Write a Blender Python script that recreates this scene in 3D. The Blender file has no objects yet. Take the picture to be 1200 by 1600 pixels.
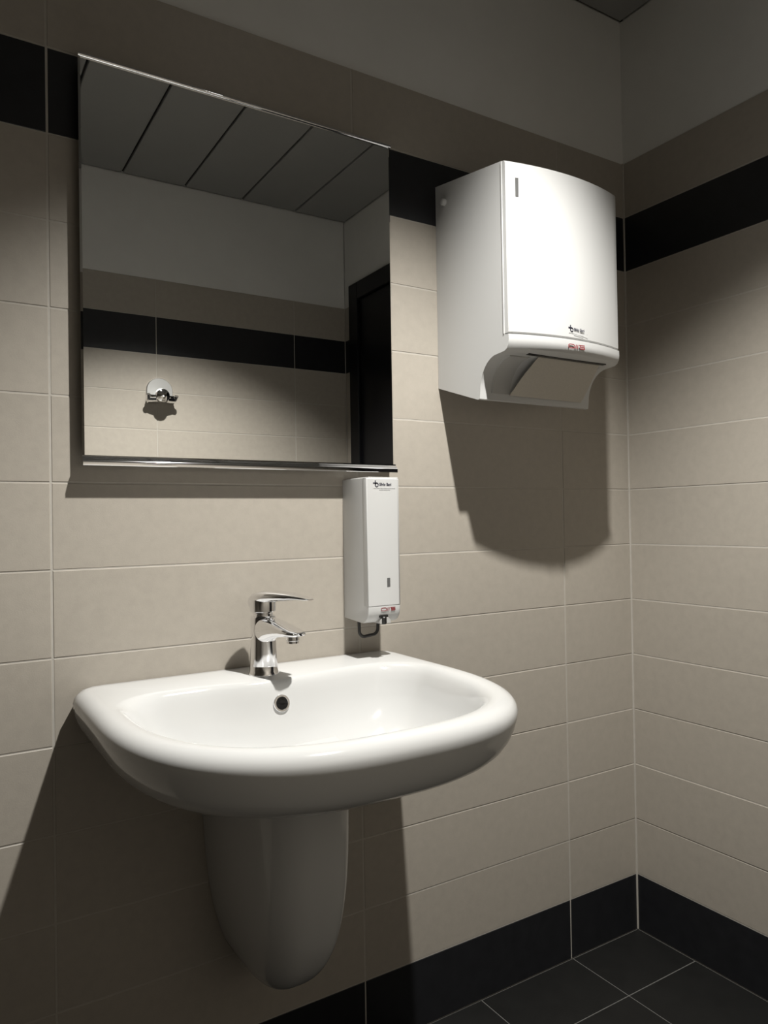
import bpy, bmesh, math, random
from mathutils import Vector, Matrix

random.seed(7)
scene = bpy.context.scene
COL = scene.collection

# ------------------------------------------------------------------ camera
cam_data = bpy.data.cameras.new('camera')
cam_data.sensor_fit = 'VERTICAL'
cam_data.sensor_height = 36.0
cam_data.lens = 26.025
cam_data.clip_start = 0.01
camera = bpy.data.objects.new('camera', cam_data)
COL.objects.link(camera)
_right = Vector((0.84916533, -0.52787787, -0.01622329))
_down = Vector((-0.00778414, 0.01820514, -0.99980397))
_fwd = Vector((0.52806974, 0.84912515, 0.0113501))
_m = Matrix((_right, -_down, -_fwd)).transposed().to_4x4()
_m.translation = Vector((-1.64890, -1.37226, 1.12608))
camera.matrix_world = _m
scene.camera = camera

# ------------------------------------------------------------------ world, light settings, exposure
world = bpy.data.worlds.new('world')
scene.world = world
world.use_nodes = True
world.node_tree.nodes['Background'].inputs['Color'].default_value = (0.5, 0.5, 0.5, 1)
world.node_tree.nodes['Background'].inputs['Strength'].default_value = 0.0
scene.view_settings.view_transform = 'Standard'
scene.view_settings.look = 'None'
scene.view_settings.gamma = 1.0
scene.view_settings.use_curve_mapping = False
scene.view_settings.exposure = 0.0
LAMP = (-0.885, -0.82, 2.483)      # the one recessed downlight of the room
LAMP_POWER = 206.0
LAMP_COLOR = (1.0, 0.98, 0.93)
LAMP_CONE = 106.0

# room dimensions (metres): back wall y=0, right wall x=0, floor z=0
ROW = 0.15
CEIL = 2.497
LEFT = -3.0
FAR = -1.645
TILE_TOP = 14 * ROW


# ------------------------------------------------------------------ materials
def mat(name, color, rough=0.5, metal=0.0, noise=0.0, nscale=20.0, bump=0.0, bscale=200.0,
        rand=0.0, spec=0.5, coat=0.0, color2=None, aniso=None, tint=None):
    m = bpy.data.materials.new(name)
    m.use_nodes = True
    nt = m.node_tree
    b = nt.nodes['Principled BSDF']
    b.inputs['Base Color'].default_value = (*color, 1)
    b.inputs['Roughness'].default_value = rough
    b.inputs['Metallic'].default_value = metal
    b.inputs['Specular IOR Level'].default_value = spec
    b.inputs['Coat Weight'].default_value = coat
    b.inputs['Coat Roughness'].default_value = 0.03
    tc = nt.nodes.new('ShaderNodeTexCoord')
    last = None
    if noise > 0:
        n = nt.nodes.new('ShaderNodeTexNoise')
        n.inputs['Scale'].default_value = nscale
        n.inputs['Detail'].default_value = 6
        n.inputs['Roughness'].default_value = 0.62
        geo = nt.nodes.new('ShaderNodeNewGeometry')
        nt.links.new(geo.outputs['Position'], n.inputs['Vector'])
        ramp = nt.nodes.new('ShaderNodeMapRange')
        ramp.inputs['From Min'].default_value = 0.3
        ramp.inputs['From Max'].default_value = 0.7
        nt.links.new(n.outputs['Fac'], ramp.inputs['Value'])
        mix = nt.nodes.new('ShaderNodeMix')
        mix.data_type = 'RGBA'
        c2 = color2 or tuple(c * (1 - noise) for c in color)
        mix.inputs['A'].default_value = (*c2, 1)
        mix.inputs['B'].default_value = (*color, 1)
        nt.links.new(ramp.outputs['Result'], mix.inputs['Factor'])
        last = mix.outputs['Result']
    if rand > 0:
        oi = nt.nodes.new('ShaderNodeObjectInfo')
        mr = nt.nodes.new('ShaderNodeMapRange')
        mr.inputs['To Min'].default_value = 1 - rand
        mr.inputs['To Max'].default_value = 1 + rand
        nt.links.new(oi.outputs['Random'], mr.inputs['Value'])
        hsv = nt.nodes.new('ShaderNodeHueSaturation')
        if last is not None:
            nt.links.new(last, hsv.inputs['Color'])
        else:
            hsv.inputs['Color'].default_value = (*color, 1)
        nt.links.new(mr.outputs['Result'], hsv.inputs['Value'])
        last = hsv.outputs['Color']
    if last is not None:
        nt.links.new(last, b.inputs['Base Color'])
    if bump > 0:
        n2 = nt.nodes.new('ShaderNodeTexNoise')
        n2.inputs['Scale'].default_value = bscale
        n2.inputs['Detail'].default_value = 4
        geo2 = nt.nodes.new('ShaderNodeNewGeometry')
        nt.links.new(geo2.outputs['Position'], n2.inputs['Vector'])
        bp = nt.nodes.new('ShaderNodeBump')
        bp.inputs['Strength'].default_value = bump
        bp.inputs['Distance'].default_value = 0.001
        nt.links.new(n2.outputs['Fac'], bp.inputs['Height'])
        nt.links.new(bp.outputs['Normal'], b.inputs['Normal'])
    return m


M = {}
M['tile'] = mat('taupe_tile', (0.415, 0.378, 0.326), 0.42, noise=0.09, nscale=48, bump=0.12, bscale=420, rand=0.015)
M['black'] = mat('black_tile', (0.016, 0.0165, 0.019), 0.38, noise=0.3, nscale=30, bump=0.06, bscale=300)
M['grout'] = mat('grey_grout', (0.475, 0.447, 0.40), 0.9, noise=0.1, nscale=60)
M['dark_grout'] = mat('dark_grout', (0.13, 0.127, 0.12), 0.9, noise=0.25, nscale=50)
M['floor'] = mat('charcoal_floor_tile', (0.010, 0.010, 0.0095), 0.55, spec=0.3, noise=0.35, nscale=14, bump=0.15, bscale=250, rand=0.06)
M['plaster'] = mat('off_white_plaster', (0.77, 0.765, 0.74), 0.75, noise=0.05, nscale=8, bump=0.15, bscale=260)
M['ceiling'] = mat('grey_ceiling_plank', (0.31, 0.31, 0.30), 0.55, noise=0.04, nscale=10)
M['ceil_gap'] = mat('ceiling_gap', (0.03, 0.03, 0.03), 0.8)
M['door'] = mat('black_door_lacquer', (0.006, 0.006, 0.0075), 0.35, noise=0.2, nscale=12, spec=0.3)
M['ceramic'] = mat('white_ceramic', (0.575, 0.575, 0.568), 0.10)
M['chrome'] = mat('chrome', (0.86, 0.86, 0.87), 0.05, metal=1.0)
M['satin'] = mat('satin_steel', (0.80, 0.80, 0.79), 0.38, metal=1.0)
M['mirror'] = mat('mirror_silver', (0.94, 0.945, 0.935), 0.004, metal=1.0)
M['mirror_back'] = mat('mirror_backing', (0.05, 0.05, 0.05), 0.7)
M['plastic'] = mat('white_plastic', (0.585, 0.585, 0.578), 0.38)
M['plastic_grey'] = mat('pale_grey_plastic', (0.47, 0.465, 0.45), 0.42)
M['window'] = mat('smoky_window', (0.12, 0.12, 0.118), 0.3)
M['rubber'] = mat('black_plastic', (0.012, 0.011, 0.010), 0.4)
M['paper'] = mat('beige_paper', (0.56, 0.52, 0.455), 0.95, noise=0.08, nscale=240, bump=0.3, bscale=700)
M['ink'] = mat('navy_ink', (0.035, 0.035, 0.055), 0.6)
M['ink_grey'] = mat('grey_ink', (0.48, 0.48, 0.48), 0.6)
M['red'] = mat('red_ink', (0.23, 0.035, 0.04), 0.5)
M['trim'] = mat('lamp_trim', (0.75, 0.75, 0.73), 0.4)
lens = bpy.data.materials.new('lamp_lens')
lens.use_nodes = True
lb = lens.node_tree.nodes['Principled BSDF']
lb.inputs['Base Color'].default_value = (0.9, 0.88, 0.84, 1)
lb.inputs['Emission Color'].default_value = (*LAMP_COLOR, 1)
lb.inputs['Emission Strength'].default_value = 20.0
M['lens'] = lens


# ------------------------------------------------------------------ helpers
def link_mesh(name, me, material, parent=None, loc=(0, 0, 0), smooth=False):
    if material is not None and len(me.materials) == 0:
        me.materials.append(material)
    if smooth:
        for p in me.polygons:
            p.use_smooth = True
    o = bpy.data.objects.new(name, me)
    COL.objects.link(o)
    o.location = loc
    if parent is not None:
        o.parent = parent
    return o


def from_data(name, verts, faces, material, parent=None, smooth=False, loc=(0, 0, 0), sharp=None):
    me = bpy.data.meshes.new(name)
    me.from_pydata([tuple(v) for v in verts], [], faces)
    me.update()
    bm = bmesh.new()
    bm.from_mesh(me)
    bmesh.ops.recalc_face_normals(bm, faces=bm.faces[:])
    if sharp is not None:
        for e in bm.edges:
            if len(e.link_faces) == 2 and e.calc_face_angle(0) > math.radians(sharp):
                e.smooth = False
    bm.to_mesh(me)
    bm.free()
    return link_mesh(name, me, material, parent, loc, smooth)


def box_bm(bm, a, b, bevel=0.0, seg=2):
    a = Vector(a); b = Vector(b)
    lo = Vector((min(a.x, b.x), min(a.y, b.y), min(a.z, b.z)))
    hi = Vector((max(a.x, b.x), max(a.y, b.y), max(a.z, b.z)))
    r = bmesh.ops.create_cube(bm, size=1.0)
    vs = r['verts']
    bmesh.ops.scale(bm, vec=hi - lo, verts=vs)
    bmesh.ops.translate(bm, vec=(lo + hi) / 2, verts=vs)
    if bevel > 0:
        es = list({e for v in vs for e in v.link_edges})
        bmesh.ops.bevel(bm, geom=es, offset=bevel, segments=seg, affect='EDGES', profile=0.5)


def box(name, a, b, material, parent=None, bevel=0.0, seg=2, smooth=False):
    bm = bmesh.new()
    box_bm(bm, a, b, bevel, seg)
    me = bpy.data.meshes.new(name)
    bm.to_mesh(me)
    bm.free()
    return link_mesh(name, me, material, parent, smooth=smooth)


def lathe(name, prof, material, parent=None, center=(0, 0, 0), axis='Z', n=32, sharp=35):
    """prof: list of (radius, height); closed at both ends."""
    verts, faces = [], []
    for (r, h) in prof:
        for i in range(n):
            t = 2 * math.pi * i / n
            x, y = r * math.cos(t), r * math.sin(t)
            p = {'Z': (x, y, h), 'Y': (x, h, y), 'X': (h, x, y)}[axis]
            verts.append(Vector(p) + Vector(center))
    for k in range(len(prof) - 1):
        for i in range(n):
            j = (i + 1) % n
            faces.append((k * n + i, k * n + j, (k + 1) * n + j, (k + 1) * n + i))
    faces.append(tuple(range(n)))
    faces.append(tuple(range((len(prof) - 1) * n, len(prof) * n)))
    return from_data(name, verts, faces, material, parent, smooth=True, sharp=sharp)


def loft(name, rings, material, parent=None, sharp=40, caps=True, smooth=True):
    n = len(rings[0])
    verts = [v for r in rings for v in r]
    faces = []
    for k in range(len(rings) - 1):
        for i in range(n):
            j = (i + 1) % n
            faces.append((k * n + i, k * n + j, (k + 1) * n + j, (k + 1) * n + i))
    if caps:
        faces.append(tuple(range(n)))
        faces.append(tuple(range((len(rings) - 1) * n, len(rings) * n)))
    return from_data(name, verts, faces, material, parent, smooth=smooth, sharp=sharp)


def superring(c, u, v, hu, hv, n=28, e=2.6):
    pts = []
    for i in range(n):
        t = 2 * math.pi * i / n
        ct, st = math.cos(t), math.sin(t)
        a = math.copysign(abs(ct) ** (2 / e), ct) * hu
        b = math.copysign(abs(st) ** (2 / e), st) * hv
        pts.append(Vector(c) + Vector(u) * a + Vector(v) * b)
    return pts


def tube(name, path, r, material, parent=None, n=12):
    rings = []
    P = [Vector(p) for p in path]
    ref = Vector((0, 1, 0))
    for i, p in enumerate(P):
        t = (P[min(i + 1, len(P) - 1)] - P[max(i - 1, 0)]).normalized()
        a = t.cross(ref)
        if a.length < 1e-3:
            a = t.cross(Vector((1, 0, 0)))
        a.normalize()
        b = t.cross(a)
        rings.append([p + a * r * math.cos(2 * math.pi * k / n) + b * r * math.sin(2 * math.pi * k / n) for k in range(n)])
    return loft(name, rings, material, parent)


def empty(name, loc=(0, 0, 0)):
    o = bpy.data.objects.new(name, None)
    COL.objects.link(o)
    o.location = loc
    o.empty_display_size = 0.05
    return o


def tag(o, label=None, cat=None, group=None, kind=None):
    if label: o['label'] = label
    if cat: o['category'] = cat
    if group: o['group'] = group
    if kind: o['kind'] = kind
    return o


def part(o, parent):
    """parent a mesh built in world coordinates to an Empty standing at its own place"""
    o.parent = parent
    o.matrix_parent_inverse = Matrix.Translation(parent.location).inverted()
    return o


# ------------------------------------------------------------------ tiled walls
tile_cache = {}


def tile_mesh(w, h, d, key):
    """a tile lying in local xz, front face towards -y at y=0, body behind it; chamfered front edge"""
    k = (round(w, 4), round(h, 4), key)
    if k in tile_cache:
        return tile_cache[k]
    c = 0.0009
    f = [(0, 0), (w, 0), (w, h), (0, h)]
    fi = [(c, c), (w - c, c), (w - c, h - c), (c, h - c)]
    verts = [(x, d, z) for x, z in f] + [(x, c, z) for x, z in f] + [(x, 0, z) for x, z in fi]
    faces = [(8, 9, 10, 11)]
    for i in range(4):
        j = (i + 1) % 4
        faces.append((4 + i, 4 + j, 8 + j, 8 + i))
        faces.append((i, j, 4 + j, 4 + i))
    me = bpy.data.meshes.new('tile')
    me.from_pydata(verts, [], faces)
    me.update()
    bm = bmesh.new(); bm.from_mesh(me)
    bmesh.ops.recalc_face_normals(bm, faces=bm.faces[:])
    # make the open shell face the room
    for fc in bm.faces:
        if len(fc.verts) == 4 and abs(fc.normal.y) > 0.99 and fc.normal.y > 0:
            bmesh.ops.reverse_faces(bm, faces=bm.faces[:])
            break
    bm.to_mesh(me); bm.free()
    me.materials.append(M[key])
    tile_cache[k] = me
    return me


def tiled_wall(parent, origin, ang, joints, rows, skip=None):
    """joints: positions along the wall direction (local x); rows: (z0, z1, key)"""
    rot = Matrix.Rotation(ang, 4, 'Z')
    base = Matrix.Translation(origin) @ rot
    gx, gz = 0.0033, 0.0024
    for z0, z1, key in rows:
        for a, b in zip(joints[:-1], joints[1:]):
            if skip and skip(a, b, z0, z1):
                continue
            me = tile_mesh(b - a - gx, z1 - z0 - gz, 0.009, key)
            o = bpy.data.objects.new('black_tile' if key == 'black' else 'tile', me)
            COL.objects.link(o)
            lip = random.uniform(-0.0004, 0.0004)
            tilt = random.uniform(-0.0012, 0.0012)
            o.matrix_world = base @ Matrix.Translation((a + gx / 2, lip, z0 + gz / 2)) @ Matrix.Rotation(tilt, 4, 'X')
            o.parent = parent


ROWS = [(k * ROW, (k + 1) * ROW, 'black' if k in (0, 12) else 'tile') for k in range(14)]


def wall(name, a, b, grout_a, grout_b, plaster_a, plaster_b):
    w = tag(box(name, a, b, M['plaster']), kind='structure')
    g = box('grout_bed', grout_a, grout_b, M['grout'], w)
    p = box('plaster', plaster_a, plaster_b, M['plaster'], w)
    return w


T = 0.12
wb = wall('wall_back', (LEFT - T, 0.012, 0), (T, T, CEIL + 0.05), (LEFT, 0.0007, 0), (0, 0.012, TILE_TOP - 0.001),
          (LEFT, 0.0035, TILE_TOP), (0.012, 0.012, CEIL))
tag(wb, 'back wall of taupe tiles with a black tile band behind the sink')
tiled_wall(wb, (0, 0, 0), 0, [LEFT, -2.668, -2.068, -1.4642, -0.8605, -0.253, -0.001], ROWS)

wr = wall('wall_right', (0.012, 0, 0), (T, FAR - T, CEIL + 0.05), (0.0007, 0.0, 0), (0.012, FAR, TILE_TOP - 0.001),
          (0.0035, 0.0035, TILE_TOP), (0.012, FAR - 0.0035, CEIL))
tag(wr, 'right wall of taupe tiles beside the towel dispenser')
# local x runs towards -y on the right wall
DOOR0, DOOR1, DOORZ = 0.70, 1.572, 2.18


tiled_wall(wr, (0, 0, 0), -math.pi / 2, [0.001, 0.60, DOOR0, 1.2, DOOR1, 1.645], ROWS,
           skip=lambda a, b, z0, z1: (DOOR0 - 0.01 <= a < DOOR1 - 0.01))

wo = wall('wall_opposite', (LEFT - T, FAR - 0.012, 0), (T, FAR - T, CEIL + 0.05), (LEFT, FAR - 0.0007, 0), (0, FAR - 0.012, TILE_TOP - 0.001),
          (LEFT, FAR - 0.0035, TILE_TOP), (0, FAR - 0.012, CEIL))
tag(wo, 'tiled wall opposite the sink, seen in the mirror')
tiled_wall(wo, (0, FAR, 0), math.pi, [0.001, 0.2565, 0.8585, 1.46, 2.06, 2.66, -LEFT], ROWS)

wl = wall('wall_left', (LEFT - 0.012, 0, 0), (LEFT - T, FAR, CEIL + 0.05), (LEFT - 0.0007, 0, 0), (LEFT - 0.012, FAR, TILE_TOP - 0.001),
          (LEFT - 0.0035, 0, TILE_TOP), (LEFT - 0.012, FAR, CEIL))
tag(wl, 'tiled left wall of the washroom')
tiled_wall(wl, (LEFT, FAR, 0), math.pi / 2, [0.001, 0.60, 1.2, 1.644], ROWS)

# grout line in the corner between back and right wall
corner = tag(box('trim_1', (-0.0035, -0.0035, 0), (0.002, 0.002, TILE_TOP), M['grout'], bevel=0.0012), kind='structure')
tag(corner, 'pale grout line in the wall corner')

# floor: 30 cm charcoal tiles
fl = tag(box('floor', (LEFT - T, T, -0.10), (T, FAR - T, -0.0016), M['dark_grout']), 'charcoal tiled floor with grey joints', kind='structure')
xs = [0.0, -0.249, -0.5485, -0.848, -1.1475, -1.447, -1.7465, -2.046, -2.3455, -2.645, -2.9445, LEFT]
ys = [0.0, -0.177, -0.4765, -0.776, -1.0755, -1.375, FAR]
for i in range(len(xs) - 1):
    for j in range(len(ys) - 1):
        w, h = xs[i] - xs[i + 1] - 0.0032, ys[j] - ys[j + 1] - 0.0032
        me = tile_mesh(w, h, 0.008, 'floor')
        o = bpy.data.objects.new('floor_tile', me)
        COL.objects.link(o)
        o.matrix_world = Matrix.Translation((xs[i + 1] + 0.0016, ys[j + 1] + 0.0016, random.uniform(-0.0003, 0.0002))) @ \
            Matrix(((1, 0, 0, 0), (0, 0, 1, 0), (0, -1, 0, 0), (0, 0, 0, 1)))
        o.parent = fl

# ceiling: 24.5 cm metal planks with dark open joints
ce = tag(box('ceiling', (LEFT - T, T, CEIL + 0.012), (T, FAR - T, CEIL + 0.10), M['ceil_gap']), 'grey metal plank ceiling with dark joints', kind='structure')
px = 0.0
pitch = 0.2455
while px > LEFT + 0.01:
    x1 = max(px - pitch, LEFT)
    box('ceiling_plank', (px - (0.004 if px < 0 else 0.0), 0.0, CEIL), (x1 + 0.004, FAR, CEIL + 0.012), M['ceiling'], ce, bevel=0.002, seg=1)
    px -= pitch

# door in the right wall, near the opposite corner (seen in the mirror)
dr = empty('door_1', (0, -(DOOR0 + DOOR1) / 2, 0))
tag(dr, 'black door in a black frame at the end of the right wall', kind='structure')
part(box('door_frame', (-0.022, -DOOR1, 0), (0.03, -DOOR1 + 0.075, DOORZ), M['door'], bevel=0.003), dr)
part(box('door_frame', (-0.022, -DOOR0 - 0.075, 0), (0.03, -DOOR0, DOORZ), M['door'], bevel=0.003), dr)
part(box('door_frame', (-0.022, -DOOR1 + 0.0755, DOORZ - 0.075), (0.03, -DOOR0 - 0.0755, DOORZ), M['door'], bevel=0.003), dr)
part(box('door_leaf', (-0.006, -DOOR1 + 0.077, 0.006), (0.03, -DOOR0 - 0.077, DOORZ - 0.077), M['door'], bevel=0.002), dr)
hd = part(lathe('handle_rose', [(0.024, 0), (0.024, -0.006), (0.021, -0.008)], M['rubber'], center=(-0.006, -DOOR0 - 0.13, 1.05), axis='X'), dr)
part(tube('handle', [(-0.012, -DOOR0 - 0.13, 1.05), (-0.05, -DOOR0 - 0.13, 1.05), (-0.058, -DOOR0 - 0.14, 1.05), (-0.058, -DOOR0 - 0.25, 1.05)], 0.009, M['rubber']), dr)

# ------------------------------------------------------------------ recessed downlight
dl = empty('recessed_downlight', (LAMP[0], LAMP[1], CEIL))
tag(dl, 'small round white downlight in the plank ceiling above the sink', 'ceiling light')
rings = []
part(lathe('trim_ring', [(0.030, CEIL - 0.001), (0.045, CEIL - 0.001), (0.046, CEIL - 0.004), (0.032, CEIL - 0.006), (0.029, CEIL - 0.003)], M['trim'], center=(LAMP[0], LAMP[1], 0)), dl)
part(lathe('lens', [(0.0285, CEIL - 0.002), (0.0285, CEIL - 0.0045)], M['lens'], center=(LAMP[0], LAMP[1], 0)), dl)
sd = bpy.data.lights.new('downlight_beam', 'SPOT')
sd.energy = LAMP_POWER
sd.color = LAMP_COLOR
sd.spot_size = math.radians(LAMP_CONE)
sd.spot_blend = 0.58
sd.shadow_soft_size = 0.022
so = bpy.data.objects.new('downlight_beam', sd)
COL.objects.link(so)
so.location = LAMP

# ------------------------------------------------------------------ mirror
MX0, MX1, MZ0, MZ1, MY = -1.4175, -0.7830, 1.2400, 1.9365, -0.027
mr = empty('wall_mirror', ((MX0 + MX1) / 2, 0, MZ0))
tag(mr, 'frameless rectangular mirror with thin chrome rails above the sink', 'mirror')
bm = bmesh.new()
c = 0.0036
outer = [(MX0, MZ0), (MX1, MZ0), (MX1, MZ1), (MX0, MZ1)]
inner = [(MX0 + c, MZ0 + c), (MX1 - c, MZ0 + c), (MX1 - c, MZ1 - c), (MX0 + c, MZ1 - c)]
verts = [(x, MY + 0.005, z) for x, z in outer] + [(x, MY + 0.0030, z) for x, z in outer] + [(x, MY, z) for x, z in inner]
faces = [(8, 9, 10, 11), (3, 2, 1, 0)]
for i in range(4):
    j = (i + 1) % 4
    faces.append((4 + i, 4 + j, 8 + j, 8 + i))
    faces.append((i, j, 4 + j, 4 + i))
part(from_data('glass', verts, faces, M['mirror']), mr)
part(box('backing_frame', (MX0 + 0.05, -0.0005, MZ0 + 0.05), (MX1 - 0.05, MY + 0.0052, MZ1 - 0.05), M['mirror_back']), mr)


def rail(name, prof, x0, x1):
    n = len(prof)
    vs = [(x0, y, z) for y, z in prof] + [(x1, y, z) for y, z in prof]
    fs = [tuple(range(n)), tuple(range(n, 2 * n))]
    for i in range(n):
        j = (i + 1) % n
        fs.append((i, j, n + j, n + i))
    return from_data(name, vs, fs, M['chrome'], smooth=True, sharp=30)


def arc(cy, cz, r, a0, a1, n=8):
    return [(cy + r * math.cos(math.radians(a0 + (a1 - a0) * i / n)), cz + r * math.sin(math.radians(a0 + (a1 - a0) * i / n))) for i in range(n + 1)]


# lower rail: channel with a rounded front bead and a sloping lip under it
zb = MZ0
low = [(MY + 0.0085, zb + 0.0065), (MY - 0.0006, zb + 0.0065), (MY - 0.0009, zb + 0.0040), (MY - 0.0024, zb + 0.0028), (MY - 0.0040, zb + 0.0014),
       (MY - 0.0055, zb - 0.0002), (MY - 0.0069, zb - 0.0020), (MY - 0.0080, zb - 0.0040), (MY - 0.0083, zb - 0.0052), (MY - 0.0083, zb - 0.0105),
       (MY - 0.0075, zb - 0.0113), (MY + 0.0085, zb - 0.0113)]
part(rail('lower_rail', low, MX0 - 0.0005, MX1 + 0.002), mr)
zt = MZ1
top = [(MY + 0.0075, zt + 0.004), (MY + 0.0075, zt - 0.003), (MY - 0.0005, zt - 0.003)] + arc(MY - 0.0015, zt + 0.0005, 0.0035, 250, 90, 8)
part(rail('upper_rail', top, MX0 - 0.0005, MX1 + 0.0005), mr)
for sx in (MX0 + 0.11, MX1 - 0.11):
    part(box('bracket', (sx - 0.02, -0.0005, MZ0 - 0.004), (sx + 0.02, MY + 0.0045, MZ0 + 0.04), M['satin']), mr)

# ------------------------------------------------------------------ sink
CX = -1.110
sk = empty('wall_sink', (CX, 0, 0.70))
tag(sk, 'white ceramic D-shaped wall-hung sink below the mirror', 'sink')


def outline(a, y0, y1, n, rb, yb=-0.20, bow=0.0, flare=0.0):
    """half outline from back centre to front centre, x >= 0"""
    pts = []
    for i in range(24):
        x = (a - rb) * i / 24
        pts.append((x, y0 - bow * math.cos(min(1, x / 0.16) * math.pi / 2) ** 2))
    for i in range(25):
        t = math.pi / 2 * i / 24
        pts.append((a - rb + rb * math.sin(t), y0 - rb + rb * math.cos(t)))
    for i in range(1, 12):
        y = (y0 - rb) + (yb - (y0 - rb)) * i / 12
        pts.append((a, y))
    for i in range(81):
        t = math.pi / 2 * i / 80
        pts.append((a * math.cos(t) ** (2 / n), yb + (y1 - yb) * math.sin(t) ** (2 / n)))
    return pts


def polar(half, cy, N):
    poly = half + [(-x, y) for x, y in reversed(half[1:-1])]
    out = []
    m = len(poly)
    for k in range(N):
        # denser sampling is not needed: the outlines are convex about the centre
        th = 2 * math.pi * k / N
        dx, dy = math.sin(th), math.cos(th)
        best = None
        for i in range(m):
            x1, y1 = poly[i][0], poly[i][1] - cy
            x2, y2 = poly[(i + 1) % m][0], poly[(i + 1) % m][1] - cy
            c1 = x1 * dy - y1 * dx
            c2 = x2 * dy - y2 * dx
            if (c1 <= 0 < c2) or (c2 <= 0 < c1):
                t = c1 / (c1 - c2)
                ix, iy = x1 + (x2 - x1) * t, y1 + (y2 - y1) * t
                if ix * dx + iy * dy > 0:
                    best = (ix, iy + cy)
        out.append(best if best else out[-1])
    return out


NS = 144
SCY = -0.30


def ring(a, y0, y1, z, n=2.7, rb=0.03, bow=0.0, yb=-0.20, dz_back=0.0):
    return [Vector((CX + x, y, z)) for x, y in polar(outline(a, y0, y1, n, rb, yb, bow), SCY, NS)]


A0, F0 = 0.328, -0.572
rings = []
for ins, z, back in [(0.20, 0.690, -0.004), (0.165, 0.702, -0.002), (0.13, 0.716, -0.001), (0.098, 0.730, -0.001), (0.070, 0.7405, -0.001),
                     (0.049, 0.7495, -0.001), (0.033, 0.759, -0.001), (0.021, 0.770, -0.001), (0.0115, 0.784, -0.001), (0.005, 0.799, -0.001), (0.0012, 0.814, -0.001), (0.0, 0.8245, -0.001),
                     (0.0025, 0.8330, -0.001), (0.008, 0.8398, -0.001), (0.016, 0.8440, -0.002), (0.024, 0.8458, -0.004), (0.031, 0.8452, -0.012)]:
    rings.append(ring(A0 - ins * 0.95, back, F0 + ins, z, n=2.7, rb=max(0.03 - ins * 0.2, 0.012)))
# deck flows into the bowl edge, then the bowl
for ins, z in [(0.0, 0.8447), (0.004, 0.8434), (0.009, 0.8405), (0.014, 0.8355), (0.019, 0.827), (0.025, 0.812), (0.033, 0.790), (0.050, 0.760),
               (0.078, 0.735), (0.117, 0.718), (0.165, 0.709), (0.20, 0.706)]:
    rings.append(ring(0.293 - ins, -0.110 - ins * 0.8, -0.536 + ins, z, n=2.7, rb=0.085 - ins * 0.2, bow=0.030 * max(0, 1 - ins / 0.1), yb=-0.205 - ins * 0.3))
part(loft('basin', rings, M['ceramic'], sharp=70), sk)
# overflow ring and drain
ov = Vector((CX - 0.002, -0.1540, 0.8045))


def torus_like(name, center, normal, r0, r1, d, material, n=32):
    nrm = Vector(normal).normalized()
    u = Vector((1, 0, 0))
    v = nrm.cross(u).normalized()
    rr = []
    for (r, h) in [(r1, -0.004), (r1, d * 0.6), (r1 - 0.001, d), (r0 + 0.001, d), (r0, d * 0.6), (r0, -0.004)]:
        rr.append([Vector(center) + nrm * h + u * r * math.cos(2 * math.pi * k / n) + v * r * math.sin(2 * math.pi * k / n) for k in range(n)])
    return loft(name, rr, material, caps=False)


on = (0, -0.97, 0.24)
part(torus_like('overflow_ring', ov, on, 0.0105, 0.0155, 0.003, M['chrome']), sk)
hole = [[ov + Vector(on) * 0.0027 + Vector((1, 0, 0)) * r * math.cos(2 * math.pi * k / 24) + Vector((0, 0.24, 0.97)) * r * math.sin(2 * math.pi * k / 24) for k in range(24)] for r in (0.0108, 0.004)]
part(loft('overflow_hole', hole, M['rubber'], caps=True), sk)
part(lathe('drain', [(0.030, 0.703), (0.032, 0.7085), (0.028, 0.7105), (0.010, 0.7125)], M['chrome'], center=(CX, -0.33, 0)), sk)

# half pedestal under the sink
hp = empty('half_pedestal', (CX, 0, 0.288))
tag(hp, 'white ceramic half pedestal hiding the pipes under the sink', 'sink pedestal')
rings = []
ZB, ZT = 0.288, 0.735
NP = 40
for k in range(30):
    t = (k / 29.0) ** 1.6
    z = ZB + (ZT - ZB) * t
    a = 0.0139 + 0.0859 * (1 - (1 - t) ** 3.03) ** 0.535
    b = 0.0625 + 0.2392 * (1 - (1 - t) ** 4.5) ** 0.535
    pts = []
    for i in range(NP + 1):
        th = math.pi * i / NP
        ex = 2 / 3.09
        pts.append(Vector((CX - a * math.copysign(abs(math.cos(th)) ** ex, math.cos(th)), -0.001 - b * math.sin(th) ** ex, z)))
    rings.append(pts)
part(loft('shell', rings, M['ceramic'], sharp=60), hp)

# ------------------------------------------------------------------ faucet
FX, FY = -1.113, -0.078
fc = empty('basin_mixer_tap', (FX, FY, 0.845))
tag(fc, 'chrome single-lever mixer tap on the back deck of the sink', 'faucet')
UZ = Vector((0, 0, 1))


def direction(deg):
    r = math.radians(deg)
    return Vector((math.sin(r), -math.cos(r), 0))


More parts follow.
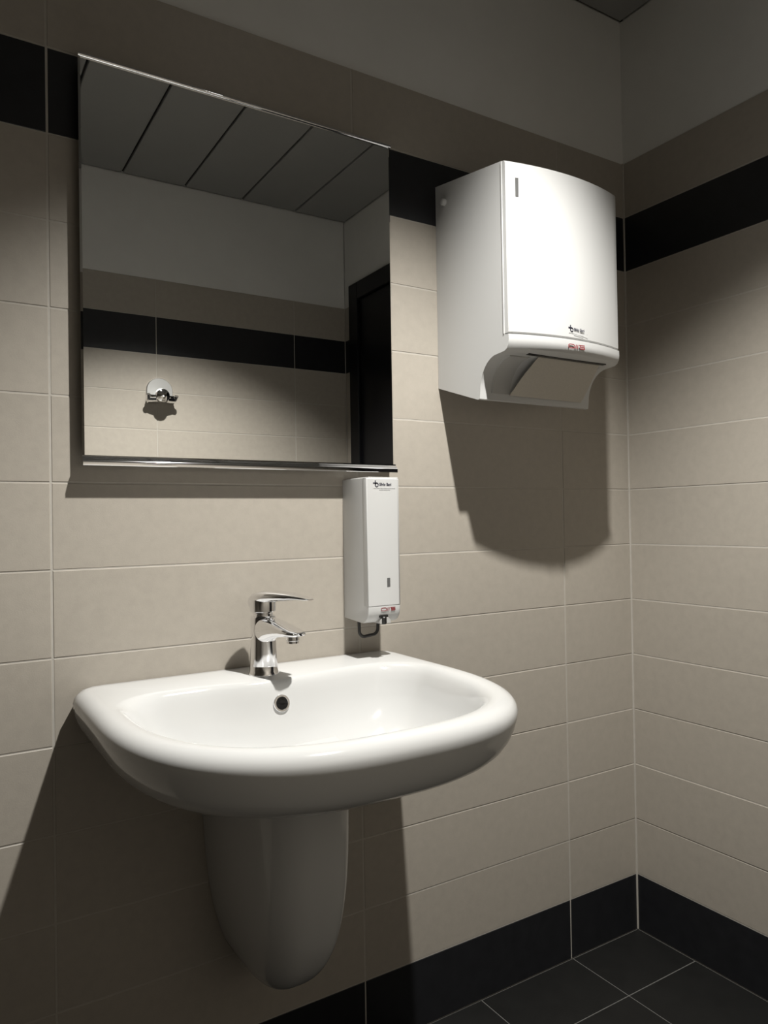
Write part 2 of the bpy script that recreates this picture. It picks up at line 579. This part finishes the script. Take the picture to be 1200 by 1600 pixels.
sd_ = direction(11)
sr_ = Vector((-sd_.y, sd_.x, 0))
body = [(0.0285, 0.8445), (0.0285, 0.8475), (0.0265, 0.851), (0.0258, 0.862), (0.0245, 0.885), (0.0238, 0.905), (0.0238, 0.925),
        (0.0240, 0.940), (0.0236, 0.950), (0.0215, 0.953)]
part(lathe('body', body, M['chrome'], center=(FX, FY, 0), n=40), fc)
sp = []
for s, zt_, zb_, w in [(0.0, 0.952, 0.904, 0.0225), (0.018, 0.9515, 0.905, 0.0238), (0.030, 0.950, 0.9085, 0.0236), (0.045, 0.9475, 0.9140, 0.0230),
                       (0.065, 0.9430, 0.9190, 0.0222), (0.085, 0.9380, 0.9215, 0.0212), (0.100, 0.9345, 0.9230, 0.0195), (0.110, 0.9320, 0.9240, 0.0155), (0.1135, 0.930, 0.9255, 0.009)]:
    cpt = Vector((FX, FY, (zt_ + zb_) / 2)) + sd_ * s
    sp.append(superring(cpt, sr_, UZ, w, (zt_ - zb_) / 2, e=2.8))
part(loft('spout', sp, M['chrome'], sharp=50), fc)
ac = Vector((FX, FY, 0)) + sd_ * 0.093
part(lathe('aerator', [(0.0115, 0.925), (0.0115, 0.9165), (0.0105, 0.9155), (0.0105, 0.9115), (0.008, 0.911)], M['chrome'], center=ac, n=28), fc)
part(lathe('cartridge_ring', [(0.0185, 0.950), (0.0185, 0.957), (0.0195, 0.958), (0.0195, 0.960)], M['chrome'], center=(FX, FY, 0), n=36), fc)
ld = direction(24)
lr = Vector((-ld.y, ld.x, 0))
cap = part(lathe('lever_cap', [(0.0225, 0.9600), (0.0240, 0.9615), (0.0243, 0.970), (0.0240, 0.983), (0.0225, 0.988)], M['chrome'], center=(FX, FY, 0), n=40), fc)
lev = []
for s, zt_, zb_, w in [(-0.0262, 0.976, 0.968, 0.008), (-0.0255, 0.982, 0.966, 0.013), (-0.021, 0.9895, 0.968, 0.0185), (-0.010, 0.996, 0.974, 0.0235), (0.006, 0.9995, 0.9765, 0.0250),
                       (0.024, 1.0000, 0.9785, 0.0242), (0.045, 0.9990, 0.9805, 0.0222), (0.07, 0.9970, 0.9825, 0.0196), (0.092, 0.9935, 0.9855, 0.0160),
                       (0.108, 0.9905, 0.9855, 0.0125), (0.116, 0.9885, 0.9860, 0.0075)]:
    cpt = Vector((FX, FY, (zt_ + zb_) / 2)) + ld * s
    lev.append(superring(cpt, lr, UZ, w, (zt_ - zb_) / 2, e=2.5))
part(loft('lever', lev, M['chrome'], sharp=60), fc)


# ------------------------------------------------------------------ lettering helpers
def text_mesh(name, body, size, material, parent, origin, right, up, align='LEFT', bold=0.0, xs=1.0):
    cu = bpy.data.curves.new(name, 'FONT')
    cu.body = body
    cu.size = size
    cu.align_x = align
    cu.offset = bold
    cu.extrude = 0.00012
    cu.resolution_u = 3
    tmp = bpy.data.objects.new(name, cu)
    COL.objects.link(tmp)
    bpy.context.view_layer.update()
    me = bpy.data.meshes.new_from_object(tmp.evaluated_get(bpy.context.evaluated_depsgraph_get()))
    bpy.data.objects.remove(tmp)
    bpy.data.curves.remove(cu)
    r = Vector(right).normalized(); u = Vector(up).normalized(); n = r.cross(u)
    mw = Matrix((r * xs, u, n)).transposed().to_4x4()
    mw.translation = Vector(origin)
    me.transform(mw)
    me.materials.clear()
    me.materials.append(material)
    o = bpy.data.objects.new(name, me)
    COL.objects.link(o)
    return part(o, parent)


def plate_mesh(name, polys, material, parent, origin, right, up, t=0.0003):
    """flat print built from polygons given in (right, up) coordinates"""
    r = Vector(right).normalized(); u = Vector(up).normalized(); n = r.cross(u)
    vs, fs = [], []
    for poly in polys:
        b = len(vs); m = len(poly)
        for d in (0, t):
            for (x, y) in poly:
                vs.append(Vector(origin) + r * x + u * y + n * d)
        fs.append(tuple(range(b, b + m)))
        fs.append(tuple(range(b + m, b + 2 * m)))
        for i in range(m):
            j = (i + 1) % m
            fs.append((b + i, b + j, b + m + j, b + m + i))
    return part(from_data(name, vs, fs, material), parent)


def ring_polys(cx, cy, ax, ay, th, n=20, e=2.0):
    out = []
    def P(k, s):
        t = 2 * math.pi * k / n
        ct, st = math.cos(t), math.sin(t)
        return (cx + (ax - s) * math.copysign(abs(ct) ** (2 / e), ct), cy + (ay - s) * math.copysign(abs(st) ** (2 / e), st))
    for k in range(n):
        out.append([P(k, 0), P(k + 1, 0), P(k + 1, th), P(k, th)])
    return out


def red_logo(parent, origin, right, up, w):
    h = w * 0.21
    P = ring_polys(w * 0.20, h / 2, w * 0.20, h / 2, h * 0.19, n=28, e=3.2)
    for k in range(2):
        x = w * (0.46 + 0.10 * k)
        P.append([(x - 0.045 * w, h * 0.05), (x, h * 0.05), (x + 0.05 * w, h * 0.95), (x + 0.005 * w, h * 0.95)])
    for k in range(3):
        z = h * (0.0 + 0.37 * k)
        P.append([(w * (0.70 if k < 2 else 0.66), z), (w * 1.0, z), (w * 1.0, z + h * 0.25), (w * (0.70 if k < 2 else 0.66), z + h * 0.25)])
    P.append([(w * 0.70, h * 0.45), (w * 0.745, h * 0.45), (w * 0.745, h * 0.9), (w * 0.70, h * 0.9)])
    P.append([(w * 0.955, h * 0.1), (w, h * 0.1), (w, h * 0.5), (w * 0.955, h * 0.5)])
    return plate_mesh('red_logo', P, M['red'], parent, origin, right, up)


def shop_print(parent, origin, right, up, w):
    """cross-and-ring emblem, name line and two tiny lines below"""
    P = ring_polys(w * 0.19, w * 0.155, w * 0.085, w * 0.085, w * 0.030, n=24)
    P.append([(w * 0.02, w * 0.205), (w * 0.20, w * 0.205), (w * 0.20, w * 0.245), (w * 0.02, w * 0.245)])
    P.append([(w * 0.105, w * 0.14), (w * 0.145, w * 0.14), (w * 0.145, w * 0.325), (w * 0.105, w * 0.325)])
    plate_mesh('emblem', P, M['ink'], parent, origin, right, up)
    o = Vector(origin) + Vector(right).normalized() * w * 0.31 + Vector(up).normalized() * w * 0.125
    text_mesh('shop_name', 'Silvio Bani', w * 0.155, M['ink'], parent, o, right, up, bold=w * 0.0035, xs=0.86)
    Q = []
    rnd = random.Random(3)
    for (x0, x1, y) in ((0.04, 1.0, 0.015), (0.30, 0.80, -0.045)):
        x = x0
        while x < x1:
            l = rnd.uniform(0.02, 0.06)
            Q.append([(x * w, y * w), ((x + l) * w, y * w), ((x + l) * w, (y + 0.022) * w), (x * w, (y + 0.022) * w)])
            x += l + 0.016
    plate_mesh('fine_print', Q, M['ink_grey'], parent, origin, right, up)


# ------------------------------------------------------------------ towel dispenser
TX0, TX1 = -0.6425, -0.3150
TXC, THW = (TX0 + TX1) / 2, (TX1 - TX0) / 2
td = empty('towel_dispenser', (TXC, 0, 1.38))
tag(td, 'large white paper towel dispenser with bulging front on the back wall', 'towel dispenser')
BULGE = 0.026


def bulge(x):
    u = (x - TXC) / THW
    return BULGE * (1 - u * u)


def top_z(y):
    return 1.891 + 0.155 * y


def extrude_x(name, prof_at, xs_, material, sharp=30):
    rings_ = [[Vector((x, y, z)) for y, z in prof_at(x)] for x in xs_]
    return loft(name, rings_, material, sharp=sharp)


NX = 24
XS = [TX0 + (TX1 - TX0) * i / NX for i in range(NX + 1)]


def body_prof(x):
    b = bulge(x)
    P = [(-0.0005, 1.891), (-0.229, top_z(-0.229)), (-0.229, 1.5005), (-0.2415 - b, 1.4995), (-0.2420 - b, 1.489), (-0.2405 - b, 1.479), (-0.2360 - 0.97 * b, 1.4715),
         (-0.2285 - 0.9 * b, 1.4675), (-0.218 - 0.75 * b, 1.4665)]
    # concave scoop down to the lower nose
    for i in range(9):
        t = math.pi / 2 * i / 8
        P.append((-0.2055 - 0.5 * b * (1 - i / 8) + 0.0565 * math.sin(t), 1.4655 - 0.070 * (1 - math.cos(t))))
    P += [(-0.1475, 1.3815), (-0.140, 1.3805), (-0.0005, 1.4265)]
    return P


part(extrude_x('body', body_prof, XS, M['plastic'], sharp=28), td)


def cover_prof(x):
    b = bulge(x)
    y = -0.2400 - b
    zt_ = top_z(-0.24) - 0.13 * b
    return [(-0.2305, top_z(-0.2305) - 0.001), (-0.2305, 1.5025), (y + 0.0015, 1.5025), (y, 1.5045), (y, zt_ - 0.006), (y + 0.0015, zt_ - 0.002), (y + 0.005, zt_ + 0.0005)]


def cover():
    xs_ = [TX0 + 0.0005] + [TX0 + 0.0012 + (TX1 - TX0 - 0.0024) * i / NX for i in range(NX + 1)] + [TX1 - 0.0005]
    def prof(x):
        P = cover_prof(min(max(x, TX0 + 0.0012), TX1 - 0.0012))
        if x < TX0 + 0.001 or x > TX1 - 0.001:
            P = [(max(y, P[3][0] + 0.0012), z) for y, z in P]
        return P
    return extrude_x('front_cover', prof, xs_, M['plastic'], sharp=28)


part(cover(), td)
# thin lit seam rib between body and cover
part(box('seam_rib', (TX0 - 0.0012, -0.2265, 1.502), (TX0 + 0.004, -0.2295, top_z(-0.228) - 0.003), M['plastic'], bevel=0.0004), td)


def front_frame(x, z, lift=0.0006):
    """point on the bulged cover and its tangent"""
    d = -2 * BULGE * (x - TXC) / (THW * THW)
    r = Vector((1, -d, 0)).normalized()
    return Vector((x, -0.2400 - bulge(x) - lift, z)), r


o_, r_ = front_frame(TX0 + 0.024, 1.80)
# sight window recess
P = [(-0.0035, -0.019), (0.0035, -0.019), (0.0035, 0.019), (-0.0035, 0.019)]
plate_mesh('sight_window', [P], M['window'], td, o_ + Vector((0, 0.0002, 0)), r_, UZ, t=0.0005)
part(lathe('lock_button', [(0.0075, 0.002), (0.0075, -0.006), (0.0060, -0.0085), (0.003, -0.0095)], M['plastic'], center=(TX0, -0.035, 1.843), axis='X', n=28), td)
# slot under the lip
part(box('paper_slot', (TX0 + 0.060, -0.2270, 1.4652), (TX1 - 0.038, -0.2370, 1.4700), M['rubber']), td)
# inner rollers cheek line
def cheek(x0, x1, lift, name='inner_cheek'):
    rings_ = []
    for x in (x0, x0 + 0.002, x1 - 0.002, x1):
        k = 0 if x in (x0, x1) else lift
        r = []
        for i in range(9):
            t = math.pi / 2 * i / 8
            r.append(Vector((x, -0.2055 + 0.0565 * math.sin(t) - 0.5 * bulge(x) * (1 - i / 8) - k * math.sin(t), 1.4655 - 0.070 * (1 - math.cos(t)) - k * math.cos(t))))
        for i in range(8, -1, -1):
            t = math.pi / 2 * i / 8
            r.append(Vector((x, -0.2055 + 0.0565 * math.sin(t) - 0.5 * bulge(x) * (1 - i / 8) + 0.003 * math.sin(t), 1.4655 - 0.070 * (1 - math.cos(t)) + 0.003 * math.cos(t))))
        rings_.append(r)
    return part(loft(name, rings_, M['plastic_grey'], sharp=30), td)


cheek(TX0 + 0.030, TX0 + 0.082, 0.0025)
cheek(TX1 - 0.045, TX1 - 0.028, 0.0025)
shop_print(td, *(lambda o, r: (o, r, UZ))(*front_frame(TX0 + 0.143, 1.5125)), 0.054)
lo_, lr_ = front_frame(TX0 + 0.140, 1.4800, 0.0026)
red_logo(td, lo_ + Vector((0, -0.0012, 0)), lr_, Vector((0, 0.07, 1)), 0.046)

# paper towel coming out of the slot
pv = []
pw = [(TX0 + 0.098, TX1 - 0.046), (TX0 + 0.086, TX1 - 0.036), (TX0 + 0.078, TX1 - 0.030)]
py = [(-0.224, 1.4650), (-0.188, 1.4290), (-0.1535, 1.3930)]
for d in (0, 0.0012):
    for (xa, xb), (y, z) in zip(pw, py):
        for i in range(5):
            pv.append(Vector((xa + (xb - xa) * i / 4, y + d * 0.7, z + d * 0.7)))
pf = []
for b in (0, 15):
    for j in range(2):
        for i in range(4):
            pf.append((b + j * 5 + i, b + j * 5 + i + 1, b + (j + 1) * 5 + i + 1, b + (j + 1) * 5 + i))
edge = [0, 1, 2, 3, 4, 9, 14, 13, 12, 11, 10, 5]
for i in range(len(edge)):
    a, b = edge[i], edge[(i + 1) % len(edge)]
    pf.append((a, b, b + 15, a + 15))
pt = from_data('paper_towel', pv, pf, M['paper'])
tag(pt, 'beige paper towel sheet showing under the lip of the towel dispenser', 'paper towel')

# ------------------------------------------------------------------ soap dispenser
SX0, SX1 = -0.8975, -0.8185
SXC = (SX0 + SX1) / 2
sdp = empty('soap_dispenser', (SXC, 0, 0.92))
tag(sdp, 'narrow white soap dispenser on the wall between mirror and sink', 'soap dispenser')
sprof = [(-0.0005, 1.212), (-0.0975, 1.211), (-0.0980, 0.9535), (-0.1000, 0.9525), (-0.1000, 0.946), (-0.0985, 0.938), (-0.095, 0.9305), (-0.089, 0.9245), (-0.082, 0.9205), (-0.076, 0.9190), (-0.0005, 0.9235)]
xs_ = [SX0, SX0 + 0.0006, SX0 + 0.002, SX1 - 0.008, SX1 - 0.005, SX1 - 0.002, SX1 - 0.0006, SX1]
ins = [0.0018, 0.0007, 0.0, 0.0, 0.0007, 0.003, 0.0058, 0.009]
rings = []
for x, q in zip(xs_, ins):
    rings.append([Vector((x, min(y + (q if y < -0.01 else 0), -0.0005), z)) for y, z in sprof])
part(loft('body', rings, M['plastic'], sharp=32), sdp)
rings = []
for x, q in zip(xs_, ins):
    rings.append([Vector((x + (0.0005 if x > SXC else -0.0005), y + q, z)) for y, z in [(-0.085, 1.2115), (-0.0985, 1.2115), (-0.1003, 1.2098), (-0.1003, 0.9550), (-0.0993, 0.9540), (-0.085, 0.9540)]])
part(loft('front_cover', rings, M['plastic'], sharp=40), sdp)
part(box('lid', (SX0 + 0.006, -0.004, 1.2115), (SX1 - 0.003, -0.0975, 1.2140), M['plastic'], bevel=0.0008), sdp)
plate_mesh('sight_window', [[(-0.0035, -0.009), (0.0035, -0.009), (0.0035, 0.009), (-0.0035, 0.009)]], M['window'], sdp, (SXC + 0.0085, -0.1005, 1.0005), (1, 0, 0), UZ)
shop_print(sdp, Vector((SX0 + 0.0135, -0.1007, 1.190)), (1, 0, 0), UZ, 0.052)
red_logo(sdp, Vector((SX0 + 0.0290, -0.1004, 0.9430)), (1, 0, 0), Vector((0, 0.05, 1)), 0.034)
# arched outlet recess with black nozzle
rec = []
for d in (-0.0995, -0.070):
    r = []
    for i in range(13):
        t = math.pi * i / 12
        r.append(Vector((SXC + 0.0125 * math.cos(t), d, 0.9195 + 0.0125 * math.sin(t))))
    r += [Vector((SXC - 0.0125, d, 0.9180)), Vector((SXC + 0.0125, d, 0.9180))]
    rec.append(r)
part(loft('outlet_surround', rec, M['plastic_grey'], sharp=40), sdp)
part(lathe('nozzle', [(0.0045, 0.928), (0.0062, 0.926), (0.0062, 0.915), (0.0045, 0.9125)], M['rubber'], center=(SXC - 0.003, -0.0975, 0.004), n=20), sdp)
part(box('nozzle_holder', (SXC - 0.013, -0.0920, 0.9300), (SXC + 0.007, -0.1000, 0.9350), M['rubber'], bevel=0.0015), sdp)
# black push loop hanging below
ly = -0.050
lx0, lx1 = -0.8915, -0.8460
loop = [(lx0, ly, 0.923), (lx0 + 0.0005, ly, 0.905)]
for i in range(9):
    t = math.pi + math.pi / 2 * i / 8
    loop.append((lx0 + 0.013 + 0.0125 * math.cos(t), ly, 0.900 + 0.0125 * math.sin(t)))
for i in range(9):
    t = 1.5 * math.pi + math.pi / 2 * i / 8
    loop.append((lx1 - 0.013 + 0.0125 * math.cos(t), ly, 0.902 + 0.0125 * math.sin(t)))
loop += [(lx1, ly, 0.908), (lx1 + 0.001, ly, 0.923)]
part(tube('push_loop', loop, 0.0034, M['rubber']), sdp)

# ------------------------------------------------------------------ robe hook on the opposite wall (seen in the mirror)
HX, HZ = -0.850, 1.655
hk = empty('robe_hook', (HX, FAR, HZ))
tag(hk, 'chrome robe hook on the tiled wall, reflected in the mirror', 'robe hook')
# local: out of the wall = +y
def hook_pt(x, out, z):
    return Vector((HX + x, FAR + out, HZ + z))
rr = []
for out, s in ((0.0, 1.0), (0.008, 1.0), (0.011, 0.95)):
    r = [hook_pt(0.052 * s, out, -0.050 * s)]
    for i in range(17):
        t = math.pi * i / 16
        r.append(hook_pt(0.052 * s * math.cos(t), out, 0.000 + 0.050 * s * math.sin(t)))
    r.append(hook_pt(-0.052 * s, out, -0.050 * s))
    rr.append(r)
part(loft('back_plate', rr, M['satin'], sharp=40), hk)
# wide lip curling out of the foot of the plate
lip = []
for k in range(9):
    x = 0.051 * (k / 4.0 - 1)
    th = 0.0035
    dip = 0.010 * (1 - (k / 4.0 - 1) ** 2)
    path_ = [(0.006, -0.046), (0.016, -0.050), (0.030, -0.048), (0.042 + dip, -0.040), (0.048 + dip, -0.028)]
    lip.append([hook_pt(x, o_ - 0.0005, z_ - th) for o_, z_ in path_] + [hook_pt(x, o_ - 0.003, z_ + th) for o_, z_ in reversed(path_)])
part(loft('lip', lip, M['chrome'], sharp=50), hk)
kn = [(0.012, 0.008), (0.012, 0.030), (0.027, 0.040), (0.029, 0.050), (0.025, 0.060), (0.014, 0.065), (0.004, 0.066)]
part(lathe('knob', [(r, FAR + h) for r, h in kn], M['chrome'], center=(HX, 0, HZ - 0.026), axis='Y', n=32), hk)
for sx in (-1, 1):
    pth = [hook_pt(sx * 0.044, 0.006, -0.034), hook_pt(sx * 0.049, 0.022, -0.040), hook_pt(sx * 0.053, 0.040, -0.036), hook_pt(sx * 0.055, 0.050, -0.024)]
    part(tube('prong', pth, 0.0085, M['chrome']), hk)
